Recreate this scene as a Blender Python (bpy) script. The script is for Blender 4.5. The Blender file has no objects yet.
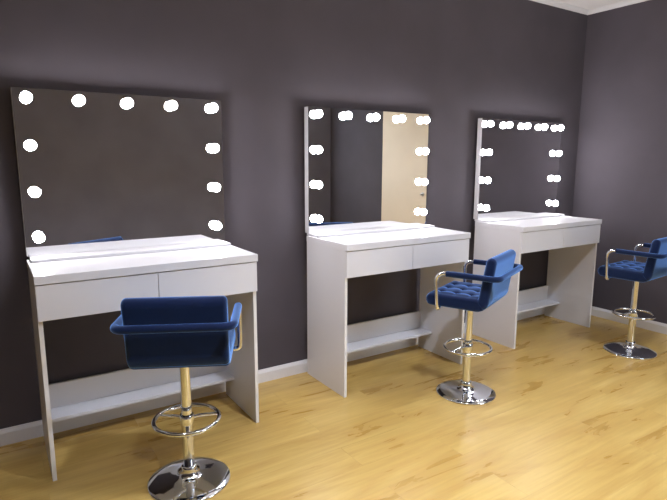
import bpy, bmesh, math, random
from mathutils import Vector, Matrix
random.seed(4)
C = bpy.context.scene.collection
PI = math.pi

# ------------------------------------------------------------------ materials
def mat(name, base=(.8, .8, .8), rough=.5, metal=0, **kw):
    m = bpy.data.materials.new(name)
    m.use_nodes = True
    b = m.node_tree.nodes['Principled BSDF']
    b.inputs['Base Color'].default_value = (*base, 1)
    b.inputs['Roughness'].default_value = rough
    b.inputs['Metallic'].default_value = metal
    for k, v in kw.items():
        b.inputs[k].default_value = v
    return m

def nd(m, t, **props):
    n = m.node_tree.nodes.new(t)
    for k, v in props.items():
        setattr(n, k, v)
    return n

def lk(m, a, b):
    m.node_tree.links.new(a, b)

def coords(m, scale=(1, 1, 1), kind='Object', rot=(0, 0, 0)):
    tc = nd(m, 'ShaderNodeTexCoord')
    mp = nd(m, 'ShaderNodeMapping')
    mp.inputs['Scale'].default_value = scale
    mp.inputs['Rotation'].default_value = rot
    lk(m, tc.outputs[kind], mp.inputs['Vector'])
    return mp.outputs['Vector']

def ramp(m, fac, stops):
    r = nd(m, 'ShaderNodeValToRGB')
    e = r.color_ramp.elements
    while len(e) < len(stops):
        e.new(.5)
    for x, (p, c) in zip(e, stops):
        x.position = p
        x.color = (*c, 1)
    lk(m, fac, r.inputs['Fac'])
    return r.outputs['Color']

def bump(m, height, strength, dist=.002):
    b = nd(m, 'ShaderNodeBump')
    b.inputs['Strength'].default_value = strength
    b.inputs['Distance'].default_value = dist
    lk(m, height, b.inputs['Height'])
    lk(m, b.outputs['Normal'], m.node_tree.nodes['Principled BSDF'].inputs['Normal'])

def painted(name, c, rough=.55, var=.08, scale=(2.2, 2.2, 2.2), bs=.08):
    m = mat(name, c, rough)
    v = coords(m, scale)
    n = nd(m, 'ShaderNodeTexNoise')
    n.inputs['Scale'].default_value = 1
    n.inputs['Detail'].default_value = 3
    lk(m, v, n.inputs['Vector'])
    col = ramp(m, n.outputs['Fac'], [(.3, tuple(x * (1 - var) for x in c)), (.7, tuple(x * (1 + var) for x in c))])
    lk(m, col, m.node_tree.nodes['Principled BSDF'].inputs['Base Color'])
    f = nd(m, 'ShaderNodeTexNoise')
    f.inputs['Scale'].default_value = 160
    lk(m, v, f.inputs['Vector'])
    bump(m, f.outputs['Fac'], bs, .001)
    return m

WALL = painted('aubergine_grey_paint', (.087, .0770, .0905), .8)
WALL.node_tree.nodes['Principled BSDF'].inputs['Specular IOR Level'].default_value = .2
WALL_LIT = painted('lit_aubergine_grey_paint', (.165, .158, .190), .8)  # wall paint with brighter room light put into its colour
CEIL = painted('ceiling_white', (.90, .87, .86), .8)
TRIM = painted('trim_white', (.80, .79, .80), .35, .02)
DOOR = painted('cream_door_paint', (.86, .72, .53), .5, .03)
BOARD = painted('white_melamine', (.765, .76, .79), .32, .012, bs=.03)
EDGE = painted('white_edge_band', (.84, .83, .82), .3, .012, bs=.02)
CHROME = mat('polished_chrome', (.82, .86, .93), .06, 1)
v = coords(CHROME, (40, 40, 40))
n_ = nd(CHROME, 'ShaderNodeTexNoise'); lk(CHROME, v, n_.inputs['Vector'])
r_ = nd(CHROME, 'ShaderNodeMapRange'); r_.inputs['To Min'].default_value = .035; r_.inputs['To Max'].default_value = .09
lk(CHROME, n_.outputs['Fac'], r_.inputs['Value']); lk(CHROME, r_.outputs['Result'], CHROME.node_tree.nodes['Principled BSDF'].inputs['Roughness'])
MIRROR = mat('silvered_glass', (.90, .91, .92), .004, 1)
LAMPCAN = painted('dark_lamp_housing', (.05, .05, .05), .5, .01)
SOCKET = painted('white_socket_plastic', (.8, .8, .8), .4, .01)
METALK = mat('brushed_nickel', (.6, .58, .55), .3, 1)

def velvet():
    m = mat('blue_velvet', (.012, .045, .21), .75)
    b = m.node_tree.nodes['Principled BSDF']
    b.inputs['Specular IOR Level'].default_value = .15
    b.inputs['Sheen Weight'].default_value = 1.0
    b.inputs['Sheen Roughness'].default_value = .28
    b.inputs['Sheen Tint'].default_value = (.16, .40, 1.0, 1)
    v = coords(m, (1, 1, 1))
    n = nd(m, 'ShaderNodeTexNoise'); n.inputs['Scale'].default_value = 16; n.inputs['Detail'].default_value = 4
    lk(m, v, n.inputs['Vector'])
    col = ramp(m, n.outputs['Fac'], [(.3, (.0005, .0035, .026)), (.7, (.0008, .0055, .036))])
    lk(m, col, b.inputs['Base Color'])
    f = nd(m, 'ShaderNodeTexNoise'); f.inputs['Scale'].default_value = 420
    lk(m, v, f.inputs['Vector'])
    bump(m, f.outputs['Fac'], .25, .001)
    # second, broader pile lobe
    sh = nd(m, 'ShaderNodeBsdfSheen'); sh.inputs['Color'].default_value = (.24, .47, 1.0, 1); sh.inputs['Roughness'].default_value = .45
    ad = nd(m, 'ShaderNodeAddShader')
    out = m.node_tree.nodes['Material Output']
    lk(m, b.outputs['BSDF'], ad.inputs[0]); lk(m, sh.outputs['BSDF'], ad.inputs[1]); lk(m, ad.outputs[0], out.inputs['Surface'])
    return m
VELVET = velvet()

def floor_mat():
    m = mat('oak_laminate', (.6, .4, .2), .28)
    b = m.node_tree.nodes['Principled BSDF']
    v = coords(m, (1, 1, 1))
    br = nd(m, 'ShaderNodeTexBrick')
    br.offset = .37
    br.inputs['Scale'].default_value = 1
    br.inputs['Brick Width'].default_value = 1.29
    br.inputs['Row Height'].default_value = .193
    br.inputs['Mortar Size'].default_value = .0009
    br.inputs['Mortar Smooth'].default_value = .3
    br.inputs['Color1'].default_value = (0, 0, 0, 1)
    br.inputs['Color2'].default_value = (1, 1, 1, 1)
    br.inputs['Mortar'].default_value = (.5, .5, .5, 1)
    lk(m, v, br.inputs['Vector'])
    # per plank shift of the grain
    sep = nd(m, 'ShaderNodeVectorMath', operation='MULTIPLY_ADD')
    sep.inputs[1].default_value = (.9, 3, 9)
    lk(m, br.outputs['Color'], sep.inputs[0]); lk(m, v, sep.inputs[2])
    st = nd(m, 'ShaderNodeVectorMath', operation='MULTIPLY'); st.inputs[1].default_value = (1.0, 5.0, 1)
    lk(m, sep.outputs[0], st.inputs[0])
    g = nd(m, 'ShaderNodeTexNoise'); g.inputs['Scale'].default_value = 1.5; g.inputs['Detail'].default_value = 6; g.inputs['Roughness'].default_value = .55; g.inputs['Distortion'].default_value = .7
    lk(m, st.outputs[0], g.inputs['Vector'])
    grain = ramp(m, g.outputs['Fac'], [(.25, (.40, .225, .050)), (.42, (.54, .345, .098)), (.56, (.60, .405, .124)), (.76, (.68, .49, .17))])
    st2 = nd(m, 'ShaderNodeVectorMath', operation='MULTIPLY'); st2.inputs[1].default_value = (2.2, 55, 1)
    lk(m, sep.outputs[0], st2.inputs[0])
    g2 = nd(m, 'ShaderNodeTexNoise'); g2.inputs['Scale'].default_value = 1; g2.inputs['Detail'].default_value = 3
    lk(m, st2.outputs[0], g2.inputs['Vector'])
    fine = ramp(m, g2.outputs['Fac'], [(.35, (.90, .88, .84)), (.65, (1, 1, 1))])
    mx = nd(m, 'ShaderNodeMix', data_type='RGBA', blend_type='MULTIPLY'); mx.inputs[0].default_value = 1
    lk(m, grain, mx.inputs[6]); lk(m, fine, mx.inputs[7])
    # small knots
    st3 = nd(m, 'ShaderNodeVectorMath', operation='MULTIPLY'); st3.inputs[1].default_value = (2.6, 9, 1)
    lk(m, sep.outputs[0], st3.inputs[0])
    kn = nd(m, 'ShaderNodeTexNoise'); kn.inputs['Scale'].default_value = 1.1; kn.inputs['Detail'].default_value = 5; kn.inputs['Roughness'].default_value = .65
    lk(m, st3.outputs[0], kn.inputs['Vector'])
    knr = ramp(m, kn.outputs['Fac'], [(.20, (.80, .70, .58)), (.35, (1, 1, 1))])
    mk = nd(m, 'ShaderNodeMix', data_type='RGBA', blend_type='MULTIPLY'); mk.inputs[0].default_value = 1
    lk(m, mx.outputs[2], mk.inputs[6]); lk(m, knr, mk.inputs[7])
    # plank tone and seam
    tone = ramp(m, br.outputs['Color'], [(0, (.93, .92, .90)), (1, (1.0, 1.0, 1.0))])
    mt = nd(m, 'ShaderNodeMix', data_type='RGBA', blend_type='MULTIPLY'); mt.inputs[0].default_value = 1
    lk(m, mk.outputs[2], mt.inputs[6]); lk(m, tone, mt.inputs[7])
    seam = nd(m, 'ShaderNodeMix', data_type='RGBA', blend_type='MIX')
    seam.inputs[7].default_value = (.30, .19, .08, 1)
    sf = nd(m, 'ShaderNodeMath', operation='MULTIPLY'); sf.inputs[1].default_value = .35
    lk(m, br.outputs['Fac'], sf.inputs[0]); lk(m, sf.outputs[0], seam.inputs[0]); lk(m, mt.outputs[2], seam.inputs[6])
    lk(m, seam.outputs[2], b.inputs['Base Color'])
    rr = nd(m, 'ShaderNodeMapRange'); rr.inputs['To Min'].default_value = .22; rr.inputs['To Max'].default_value = .36
    lk(m, g.outputs['Fac'], rr.inputs['Value']); lk(m, rr.outputs['Result'], b.inputs['Roughness'])
    bump(m, g2.outputs['Fac'], .06, .001)
    return m
FLOOR = floor_mat()

def emit(name, c, s):
    m = mat(name, c, .4)
    b = m.node_tree.nodes['Principled BSDF']
    b.inputs['Emission Color'].default_value = (*c, 1)
    b.inputs['Emission Strength'].default_value = s
    return m
BULB = emit('lit_opal_bulb', (1, .965, 1), 80.0)
LAMPS = [emit('lit_diffuser', (.87, .94, 1.12), e) for e in (480, 850, 320)]
LAMP = LAMPS[0]
FILLPANE = emit('fill_light_glass', (.86, .93, 1), 8)  # glowing glass of the added window, fills in frontal light

# ------------------------------------------------------------------ helpers
def link_bm(name, bm, m, parent=None, smooth=False, bevel=0, seg=2):
    me = bpy.data.meshes.new(name)
    bmesh.ops.recalc_face_normals(bm, faces=bm.faces)
    bm.to_mesh(me); bm.free()
    o = bpy.data.objects.new(name, me)
    C.objects.link(o)
    me.materials.append(m)
    if parent: o.parent = parent
    if smooth:
        for p in me.polygons: p.use_smooth = True
    if bevel:
        md = o.modifiers.new('bevel', 'BEVEL'); md.width = bevel; md.segments = seg; md.limit_method = 'ANGLE'
        md.harden_normals = False
    return o

def box(bm, a, b):
    vs = [bm.verts.new((x, y, z)) for x in (a[0], b[0]) for y in (a[1], b[1]) for z in (a[2], b[2])]
    for f in ((0, 1, 3, 2), (4, 6, 7, 5), (0, 4, 5, 1), (2, 3, 7, 6), (0, 2, 6, 4), (1, 5, 7, 3)):
        bm.faces.new([vs[i] for i in f])

def boxes(name, lst, m, parent=None, bevel=0):
    bm = bmesh.new()
    for a, b in lst: box(bm, a, b)
    return link_bm(name, bm, m, parent, bevel=bevel)

def lathe(bm, prof, n=48, c=(0, 0, 0), axis='z'):
    rings = []
    for r, h in prof:
        ring = []
        if r < 1e-6:
            p = (0, 0, h)
            ring = [p]
        else:
            ring = [(r * math.cos(2 * PI * k / n), r * math.sin(2 * PI * k / n), h) for k in range(n)]
        out = []
        for x, y, z in ring:
            if axis == 'y': x, y, z = x, -z, y
            out.append(bm.verts.new((x + c[0], y + c[1], z + c[2])))
        rings.append(out)
    for a, b in zip(rings, rings[1:]):
        if len(a) == 1 and len(b) == 1: continue
        for k in range(n):
            k2 = (k + 1) % n
            if len(a) == 1: bm.faces.new((a[0], b[k], b[k2]))
            elif len(b) == 1: bm.faces.new((a[k], a[k2], b[0]))
            else: bm.faces.new((a[k], a[k2], b[k2], b[k]))

def round_path(pts, rad, n=8):
    """round every inner corner of a polyline"""
    pts = [Vector(p) for p in pts]
    out = [pts[0]]
    for i in range(1, len(pts) - 1):
        a, b, c = pts[i - 1], pts[i], pts[i + 1]
        r = rad[i - 1] if isinstance(rad, (list, tuple)) else rad
        d1 = (a - b).normalized(); d2 = (c - b).normalized()
        ang = d1.angle(d2)
        t = min(r / math.tan(ang / 2), (a - b).length * .48, (c - b).length * .48)
        p1 = b + d1 * t; p2 = b + d2 * t
        for k in range(n + 1):
            u = k / n
            out.append(p1 * (1 - u) ** 2 + b * 2 * u * (1 - u) * .94 + (p1 + p2) * .5 * 2 * u * (1 - u) * .06 + p2 * u * u)
    out.append(pts[-1])
    return out

def tube(bm, path, r, n=14, closed=False, capround=False):
    path = [Vector(p) for p in path]
    N = len(path)
    rings = []
    up = None
    for i, p in enumerate(path):
        if closed: t = (path[(i + 1) % N] - path[i - 1]).normalized()
        elif i == 0: t = (path[1] - p).normalized()
        elif i == N - 1: t = (p - path[-2]).normalized()
        else: t = ((path[i + 1] - p).normalized() + (p - path[i - 1]).normalized()).normalized()
        if up is None:
            up = Vector((0, 0, 1)) if abs(t.z) < .9 else Vector((1, 0, 0))
        up = (up - t * up.dot(t)).normalized()
        s = t.cross(up)
        rings.append([bm.verts.new(p + (up * math.cos(2 * PI * k / n) + s * math.sin(2 * PI * k / n)) * r) for k in range(n)])
    M = N if closed else N - 1
    for i in range(M):
        a, b = rings[i], rings[(i + 1) % N]
        for k in range(n):
            bm.faces.new((a[k], a[(k + 1) % n], b[(k + 1) % n], b[k]))
    if not closed:
        bm.faces.new(rings[0][::-1]); bm.faces.new(rings[-1])

def empty(name, loc=(0, 0, 0), rz=0):
    o = bpy.data.objects.new(name, None)
    C.objects.link(o)
    o.location = loc; o.rotation_euler = (0, 0, rz)
    o.empty_display_size = .1
    return o

def tag(o, label=None, cat=None, group=None, kind=None):
    if label: o['label'] = label
    if cat: o['category'] = cat
    if group: o['group'] = group
    if kind: o['kind'] = kind
    return o

def copy_tree(o, parent=None):
    c = o.copy(); C.objects.link(c); c.parent = parent
    for ch in list(o.children): copy_tree(ch, c)
    return c

def struct(name, lst, m, bevel=0):
    return tag(boxes(name, lst, m, bevel=bevel), kind='structure')

# ------------------------------------------------------------------ room
XL, XR, YF, HC = -2.2, 5.442, -4.5, 2.800
struct('floor', [((XL - .1, YF - .1, -.1), (XR + .1, .1, 0))], FLOOR)
struct('ceiling', [((XL - .1, YF - .1, HC), (XR + .1, .1, HC + .1))], CEIL)
struct('wall_back', [((XL - .1, 0, 0), (XR + .1, .1, HC))], WALL)
struct('wall_left', [((XL - .1, YF, 0), (XL, 0, HC))], WALL)
WX0, WX1, WZ0, WZ1 = 3.72, 4.8, .85, 2.30      # unseen window added behind the camera to light the desk fronts
struct('wall_front', [((XL - .1, YF - .1, 0), (WX0, YF, HC)), ((WX1, YF - .1, 0), (XR + .1, YF, HC)),
                      ((WX0, YF - .1, 0), (WX1, YF, WZ0)), ((WX0, YF - .1, WZ1), (WX1, YF, HC))], WALL_LIT)
fr = boxes('fill_window_1', [((WX0 + .001, YF - .07, WZ0 + .001), (WX0 + .05, YF - .01, WZ1 - .001)), ((WX1 - .05, YF - .07, WZ0 + .001), (WX1 - .001, YF - .01, WZ1 - .001)),
                        ((WX0 + .0505, YF - .07, WZ0 + .001), (WX1 - .0505, YF - .01, WZ0 + .05)), ((WX0 + .0505, YF - .07, WZ1 - .05), (WX1 - .0505, YF - .01, WZ1 - .001))], TRIM, bevel=.002)
tag(fr, kind='structure')
boxes('fill_pane', [((WX0 + .0505, YF - .045, WZ0 + .0505), (WX1 - .0505, YF - .035, WZ1 - .0505))], FILLPANE, fr)
DY0, DY1, DH = -3.14, -2.20, 2.2       # door opening in the right wall
struct('wall_right', [((XR, DY1, 0), (XR + .1, 0, HC)), ((XR, YF, 0), (XR + .1, DY0, HC)), ((XR, DY0, DH), (XR + .1, DY1, HC))], WALL)
d1 = boxes('door_1', [((XR + .004, DY0 + .003, .004), (XR + .045, DY1 - .003, DH - .003))], DOOR, bevel=.002)
tag(d1, kind='structure')
bm = bmesh.new()
lathe(bm, [(0, 0), (.026, 0), (.026, .008), (.010, .010), (.010, .045), (0, .045)], 24)
o = link_bm('door_handle', bm, METALK, d1, smooth=False, bevel=.001)
o.matrix_local = Matrix.Translation((XR + .004, DY1 - .07, 1.02)) @ Matrix.Rotation(-PI / 2, 4, 'Y')
bm = bmesh.new(); tube(bm, round_path([(XR - .038, DY1 - .07, 1.02), (XR - .048, DY1 - .09, 1.02), (XR - .048, DY1 - .18, 1.02)], .01), .009, 12)
link_bm('handle_lever', bm, METALK, o, smooth=True).matrix_parent_inverse = o.matrix_local.inverted()

def skirting(name, p0, p1, nrm, h=.087, t=.014):
    """profiled skirting board from p0 to p1, growing towards nrm"""
    prof = [(0, 0), (t, 0), (t, h - .022), (t - .003, h - .014), (t - .006, h - .008), (t - .008, h), (0, h)]
    bm = bmesh.new()
    R = []
    for p in (p0, p1):
        R.append([bm.verts.new((p[0] + nrm[0] * a, p[1] + nrm[1] * a, b)) for a, b in prof])
    n = len(prof)
    for k in range(n): bm.faces.new((R[0][k], R[0][(k + 1) % n], R[1][(k + 1) % n], R[1][k]))
    bm.faces.new(R[0][::-1]); bm.faces.new(R[1])
    return tag(link_bm(name, bm, TRIM), kind='structure')
skirting('baseboard_back', (XL, 0), (XR, 0), (0, -1))
skirting('baseboard_right', (XR, 0), (XR, DY1), (-1, 0))
skirting('baseboard_far_right', (XR, DY0), (XR, YF), (-1, 0))
skirting('baseboard_left', (XL, 0), (XL, YF), (1, 0))
skirting('baseboard_front', (XL, YF), (XR, YF), (0, 1))

def cornice(name, p0, p1, nrm, t=.035):
    prof = [(0, 0), (t, 0), (t, -.006), (t * .6, -.012), (t * .25, -.022), (.005, -.034), (0, -.034)]
    bm = bmesh.new(); R = []
    for p in (p0, p1):
        R.append([bm.verts.new((p[0] + nrm[0] * a, p[1] + nrm[1] * a, HC + b)) for a, b in prof])
    n = len(prof)
    for k in range(n): bm.faces.new((R[0][k], R[0][(k + 1) % n], R[1][(k + 1) % n], R[1][k]))
    bm.faces.new(R[0][::-1]); bm.faces.new(R[1])
    return tag(link_bm(name, bm, TRIM), kind='structure')
cornice('trim_1', (XL, 0), (XR, 0), (0, -1))
cornice('trim_2', (XR, 0), (XR, YF), (-1, 0))

# ------------------------------------------------------------------ makeup desks
W, H, TS = 1.03, .96, .0377
YB, YFR = -.042, -.511
T = .018
def make_desk():
    r = empty('makeup_desk', (0, 0, 0))
    # panels (local origin: left back foot on the wall side)
    boxes('desktop', [((-.002, YFR - .006, H - TS), (W + .004, YB, H))], BOARD, r, bevel=.0015)
    for x in (0, W - T):
        s = boxes('side_panel', [((x, YFR + .019, 0), (x + T, YB, H - TS))], BOARD, r, bevel=.0008)
        boxes('edge_band', [((x, YFR + .0165, 0), (x + T, YFR + .0188, H - TS))], EDGE, s)
    # drawers with their fronts laid over the side panels
    zb = .7595
    for a, b in ((0.0005, W / 2 - .0014), (W / 2 + .0014, W - .0005)):
        d = boxes('drawer', [((a, YFR, zb), (b, YFR + .016, H - TS - .004))], BOARD, r, bevel=.0012)
        i0 = max(a + .0, T + .012); i1 = min(b, W - T - .012)
        boxes('drawer_box', [((i0, YFR + .0165, zb + .012), (i0 + .012, YB - .02, H - TS - .03)),
                             ((i1 - .012, YFR + .0165, zb + .012), (i1, YB - .02, H - TS - .03)),
                             ((i0 + .0125, YB - .032, zb + .012), (i1 - .0125, YB - .02, H - TS - .03)),
                             ((i0 + .0125, YFR + .0165, zb + .012), (i1 - .0125, YB - .0325, zb + .016))], EDGE, d)
    boxes('rear_rail', [((T, YB - T, .145 + .017), (W - T, YB, .292))], BOARD, r, bevel=.0008)
    boxes('lower_shelf', [((T, -.19, .145), (W - T, YB, .1615))], BOARD, r, bevel=.0008)
    return r

# ------------------------------------------------------------------ lit mirrors
MY0, MY1 = -.020, -.0695      # back and front of the board
BX, BY = .4569, -.1015
BZ0, BZ1 = 1.0718, 1.7406
MH0, MH1 = H + .018, 1.786
def make_mirror():
    """origin in the middle of the mirror foot, on the desktop"""
    r = empty('vanity_mirror')
    hw = W / 2
    boxes('base_board', [((-hw + .01, MY1 - .1005, 0), (hw - .004, MY0 - .004, .016))], BOARD, r, bevel=.004)
    f = boxes('frame', [((-hw, MY1 + .002, .0183), (hw, MY0, MH1 - H))], BOARD, r, bevel=.0015)
    boxes('glass', [((-hw + .0004, MY1, .0185), (hw - .0004, MY1 + .0018, MH1 - H - .0004))], MIRROR, r)
    pos = [(-BX + BX * k / 2, BZ1) for k in range(5)]
    for k in range(1, 4):
        z = BZ1 + (BZ0 - BZ1) * k / 3
        pos += [(-BX, z), (BX, z)]
    R = .0252
    bm = bmesh.new()
    prof = [(0.0125, -.0250), (.0145, -.0225), (.0165, -.0195)]
    for k in range(1, 15):
        a = -PI / 2 + PI * (.28 + .72 * k / 14)
        prof.append((R * math.cos(a), R * math.sin(a)))
    prof[-1] = (0, R)
    lathe(bm, prof, 32, axis='y')
    bulb = link_bm('light_bulb', bm, BULB, r, smooth=True)
    bulb['label'] = 'glowing round opal bulb'
    bm = bmesh.new()
    lathe(bm, [(0, BY and -(abs(BY) - abs(MY1))), (.0150, -(abs(BY) - abs(MY1))), (.0150, -.0265), (.0140, -.0255), (.0118, -.0255), (0, -.0255)], 28, axis='y')
    sock = link_bm('socket', bm, SOCKET, bulb, smooth=False)
    for i, (x, z) in enumerate(pos):
        b = bulb if i == 0 else copy_tree(bulb, r)
        b.location = (x, BY, z - H)
    return r

desk_x = [.837, 2.443, 4.041]
dl = ['white makeup desk nearest the camera, leftmost of the three desks',
      'white makeup desk in the middle of the row, its mirror reflecting a cream door',
      'white makeup desk nearest the corner of the room']
ml = ['bulb-lit vanity mirror on the leftmost desk, reflecting plain dark wall, no door',
      'bulb-lit vanity mirror on the middle desk, with a tall cream door in its reflection',
      'narrow-looking bulb-lit vanity mirror on the desk nearest the room corner']
desk = make_desk(); mirror = make_mirror()
for i, x in enumerate(desk_x):
    d = desk if i == 0 else copy_tree(desk)
    d.location = (x, 0, 0)
    tag(d, dl[i], 'desk', 'white makeup desks along the wall')
    m = mirror if i == 0 else copy_tree(mirror)
    m.location = (x + W / 2, 0, H)
    tag(m, ml[i], 'mirror', 'lit vanity mirrors on the desks')

# ------------------------------------------------------------------ swivel stools
HWC = .206
Z0, ST, BT = .589, .075, .058
def centre_path():
    """centre line of the upholstery in the YZ plane, front of seat to top of back"""
    zc = Z0 + ST / 2
    pts = None
    # corner arc
    cy, cz, R = -.0855, zc + .042, .042
    arc = [(cy - R * math.sin(a), cz - R * math.cos(a)) for a in [PI / 2 * k / 10 for k in range(1, 11)]]
    top = (-.166, .911)
    return zc, pts, arc, top
def profile_rows(part):
    zc, pts, arc, top = centre_path()
    c = []
    if part == 'seat':
        n = 30
        for k in range(n + 1): c.append((.226 + (-.0855 - .226) * k / n, zc, ST / 2))
        for k in range(4): c.append((*arc[k], ST / 2 - .0006 * (k + 1)))
    else:
        for k in range(3, 10): c.append((*arc[k], ST / 2 - .0006 * (k + 1)))
        a = arc[-1]; n = 26
        w0 = ST / 2 - .006
        for k in range(1, n + 1):
            u = k / n
            c.append((a[0] + (top[0] - a[0]) * u, a[1] + (top[1] - a[1]) * u, w0 + (BT / 2 - w0) * u))
    return c
def smooth01(x):
    x = max(0, min(1, x)); return x * x * (3 - 2 * x)
def tuft(x, s, part):
    """padding relief on the inner face: x across, s along"""
    hx = [-.105, 0, .105]
    hs = [.070, .165, .260] if part == 'seat' else [.07, .16, .25]
    d = 0
    for sy in hs:
        for k in hx:
            q = ((x - k) ** 2 + (s - sy) ** 2)
            d -= .012 * math.exp(-q / (2 * .010 ** 2)) + .010 * math.exp(-q / (2 * .026 ** 2))
        d -= .0035 * math.exp(-(s - sy) ** 2 / (2 * .006 ** 2))
    for k in hx:
        d -= .0035 * math.exp(-(x - k) ** 2 / (2 * .006 ** 2))
    return d
def cushion(part, r):
    c = profile_rows(part)
    # arc length
    S = [0]
    for a, b in zip(c, c[1:]): S.append(S[-1] + math.hypot(a[0] - b[0], a[1] - b[1]))
    L = S[-1]
    er = .020
    xs = []
    for k in range(7):
        a = PI / 2 * k / 6
        xs.append((-HWC + er * (1 - math.sin(a)) , er * (1 - math.cos(a))))
    xs = [(-HWC + er * (1 - math.cos(PI / 2 * k / 6)), er * (1 - math.sin(PI / 2 * k / 6))) for k in range(7)]
    nin = 60
    mid = [(-HWC + er + (2 * HWC - 2 * er) * k / nin, 0) for k in range(1, nin)]
    xs = xs + mid + [(-x, i) for x, i in reversed(xs)]
    bm = bmesh.new()
    rows = []
    for x, ins in xs:
        inner, outer = [], []
        for i, (y, z, t) in enumerate(c):
            if i == 0: ty, tz = c[1][0] - y, c[1][1] - z
            elif i == len(c) - 1: ty, tz = y - c[-2][0], z - c[-2][1]
            else: ty, tz = c[i + 1][0] - c[i - 1][0], c[i + 1][1] - c[i - 1][1]
            l = math.hypot(ty, tz); ty /= l; tz /= l
            ny, nz = tz, -ty          # towards the sitter (up for the seat)
            free = S[i] if part == 'seat' else L - S[i]
            er2 = .030
            h = t - ins
            if free < er2:
                u = 1 - free / er2
                h = (t - ins) * math.sqrt(max(0, 1 - u * u * .93))
            sy, sz = y, z
            if free < er2:   # shorten with the side inset
                k = (1 - free / er2)
                sgn = 1 if part == 'seat' else -1
                sy += ty * ins * k * sgn; sz += tz * ins * k * sgn
            edge = min(smooth01((HWC - abs(x)) / .05), smooth01(free / .05))
            crown = .009 * edge
            b = (tuft(x, S[i] if part == 'seat' else L - S[i], part) + crown) * edge
            inner.append((x, sy + ny * (h + b), sz + nz * (h + b)))
            outer.append((x, sy - ny * h, sz - nz * h))
        ring = inner + outer[::-1]
        rows.append([bm.verts.new(p) for p in ring])
    n = len(rows[0])
    for a, b in zip(rows, rows[1:]):
        for k in range(n): bm.faces.new((a[k], a[(k + 1) % n], b[(k + 1) % n], b[k]))
    m = n // 2
    for row in (rows[0], rows[-1]):
        for k in range(m - 1):
            bm.faces.new((row[k], row[k + 1], row[n - 2 - k], row[n - 1 - k]))
    return link_bm(part if part == 'seat' else 'backrest', bm, VELVET, r, smooth=True)

def make_chair():
    r = empty('swivel_stool')
    # base plate: low trumpet dome
    bm = bmesh.new()
    prof = [(0, 0), (.181, 0), (.1845, .003), (.1845, .006), (.180, .010), (.150, .0155), (.100, .022), (.060, .028), (.046, .034), (.038, .046), (.0345, .062), (.0345, .075), (.031, .078), (0, .078)]
    lathe(bm, prof, 72)
    link_bm('base', bm, CHROME, r, smooth=True)
    bm = bmesh.new()
    lathe(bm, [(0, .078), (.0250, .078), (.0250, .288), (.0265, .290), (.0265, .314), (.0230, .316), (.0230, .560), (0, .560)], 40)
    p = link_bm('pole', bm, CHROME, r, smooth=True)
    md = p.modifiers.new('edge', 'EDGE_SPLIT'); md.split_angle = math.radians(40)
    # seat plate and mechanism under the cushion
    bm = bmesh.new()
    lathe(bm, [(0, .560), (.026, .560), (.030, .565), (.030, .572), (0, .572)], 32)
    box(bm, (-.07, -.06, .572), (.07, .06, .5875))
    link_bm('mounting_plate', bm, CHROME, r, bevel=.001)
    bm = bmesh.new()
    tube(bm, round_path([(.03, 0, .563), (.10, -.01, .563), (.155, -.015, .566)], .03), .0045, 10)
    link_bm('height_lever', bm, CHROME, r, smooth=True)
    # foot ring with curved spokes to a clamp on the pole
    bm = bmesh.new()
    RR = .142; oy = .0
    tube(bm, [(RR * math.cos(2 * PI * k / 64), oy + RR * math.sin(2 * PI * k / 64), .300) for k in range(64)], .0097, 12, closed=True)
    for s in (-1, 1):
        a = math.radians(90 - s * 72)
        e = (RR * math.cos(a), oy + RR * math.sin(a), .300)
        tube(bm, round_path([(s * .018, .012, .302), (s * .052, .030, .301), e], .08), .0075, 10)
    lathe(bm, [(.0268, .278), (.030, .278), (.0315, .281), (.0315, .321), (.030, .324), (.0268, .324)], 36)
    fr = link_bm('foot_ring', bm, CHROME, r, smooth=True)
    md = fr.modifiers.new('edge', 'EDGE_SPLIT'); md.split_angle = math.radians(50)
    for ch in r.children: ch.location = (-.006, .018, 0)      # the column stands a little forward of the seat centre
    cushion('seat', r)
    cushion('back', r)
    # one chrome loop: seat side, up, along both sides and round behind the back
    aw, af, ab, az = .231, .150, -.219, .800
    full = [(-.150, af - .012, .5795), (-aw, af - .012, .5795), (-aw, af, az), (-aw, ab, az), (aw, ab, az), (aw, af, az), (aw, af - .012, .5795), (.150, af - .012, .5795)]
    bm = bmesh.new()
    tube(bm, round_path(full, [.022, .055, .045, .045, .055, .022], 9), .0110, 14)
    link_bm('armrest_frame', bm, CHROME, r, smooth=True)
    bm = bmesh.new()
    pad = round_path([(-aw, af - .065, az), (-aw, ab, az), (aw, ab, az), (aw, af - .065, az)], [.045, .045], 10)
    # finer along the straights
    tube(bm, pad, .0170, 18)
    sl = link_bm('armrest_sleeve', bm, VELVET, r, smooth=True)
    md = sl.modifiers.new('edge', 'EDGE_SPLIT'); md.split_angle = math.radians(60)
    return r

chair = make_chair()
cl = ['blue velvet stool with its dark back to the camera, in front of the left desk',
      'blue velvet stool with chrome arms standing between the middle and corner desks',
      'blue velvet stool cut off by the right edge of the photo, beside the right wall']
for i, (x, y, a) in enumerate([(1.364, -.838, -26.4), (3.150, -.858, 22.8), (4.775, -1.022, 4.5)]):
    c = chair if i == 0 else copy_tree(chair)
    c.location = (x, y, 0); c.rotation_euler = (0, 0, math.radians(a))
    tag(c, cl[i], 'stool', 'blue velvet swivel stools')

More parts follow.
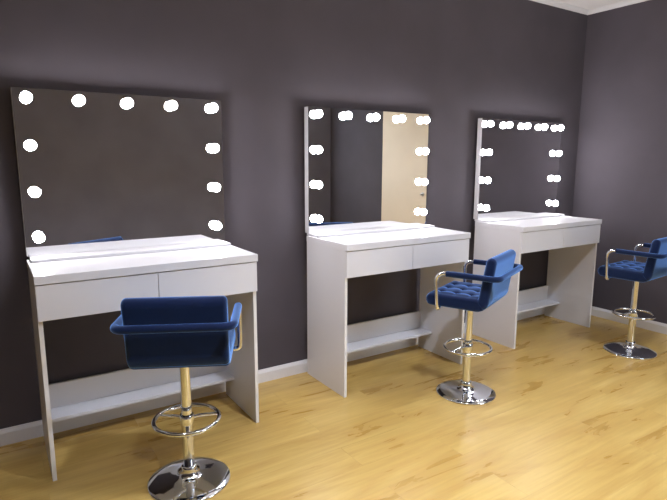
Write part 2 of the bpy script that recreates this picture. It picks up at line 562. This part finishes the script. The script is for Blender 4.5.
# ------------------------------------------------------------------ ceiling lamps
LS = [(3.95, -2.0), (2.15, -1.95), (.75, -2.0)]
LP = [1, 1, 1, 1]
def make_lamp():
    r = empty('ceiling_lamp')
    bm = bmesh.new()
    lathe(bm, [(.112, -.0005), (.112, -.133), (.110, -.135), (.106, -.135), (.104, -.133), (.104, -.014), (0, -.014), (0, -.0005), (.112, -.0005)], 48)
    link_bm('housing', bm, LAMPCAN, r)  # can depth shaped to cut the lamp light off the upper walls
    bm = bmesh.new()
    lathe(bm, [(0, -.020), (.1030, -.020), (.1030, -.0145), (0, -.0145)], 48)
    link_bm('diffuser', bm, LAMP, r, smooth=False)
    return r
lamp = make_lamp()
ll = ['tubular ceiling downlight in front of the corner desk', 'tubular ceiling downlight in front of the middle desk',
      'tubular ceiling downlight nearest the left wall']
for i, (x, y) in enumerate(LS):
    o = lamp if i == 0 else copy_tree(lamp)
    o.location = (x, y, HC)
    for ch in o.children:
        if ch.name.startswith('diffuser') and i:
            ch.data = ch.data.copy(); ch.data.materials[0] = LAMPS[i]
    tag(o, ll[i], 'lamp', 'round ceiling lamps')

# ------------------------------------------------------------------ camera, world
cam = bpy.data.cameras.new('camera'); co = bpy.data.objects.new('camera', cam); C.objects.link(co)
cam.sensor_width = 36; cam.sensor_fit = 'HORIZONTAL'
cam.lens = 529.0534 / 667 * 36
co.location = (.5928 * 1.2, -2.5357 * 1.2, 1.2064 * 1.2)
yw, pt, rl = math.radians(32.9199), math.radians(-9.5664), math.radians(.1373)
f = Vector((math.sin(yw) * math.cos(pt), math.cos(yw) * math.cos(pt), math.sin(pt)))
rt = f.cross(Vector((0, 0, 1))).normalized(); up = rt.cross(f)
r2 = rt * math.cos(rl) + up * math.sin(rl); u2 = -rt * math.sin(rl) + up * math.cos(rl)
co.rotation_euler = Matrix((r2, u2, -f)).transposed().to_euler()
cam.clip_start = .02
sc = bpy.context.scene
sc.camera = co
w = bpy.data.worlds.new('world'); sc.world = w; w.use_nodes = True
w.node_tree.nodes['Background'].inputs[0].default_value = (.5, .6, .8, 1)
w.node_tree.nodes['Background'].inputs[1].default_value = .3
sc.view_settings.view_transform = 'Standard'
sc.view_settings.look = 'None'
sc.view_settings.gamma = 1
sc.view_settings.use_curve_mapping = False
sc.view_settings.exposure = 0
sc.cycles.use_denoising = True
sc.cycles.max_bounces = 10
sc.cycles.sample_clamp_indirect = 6
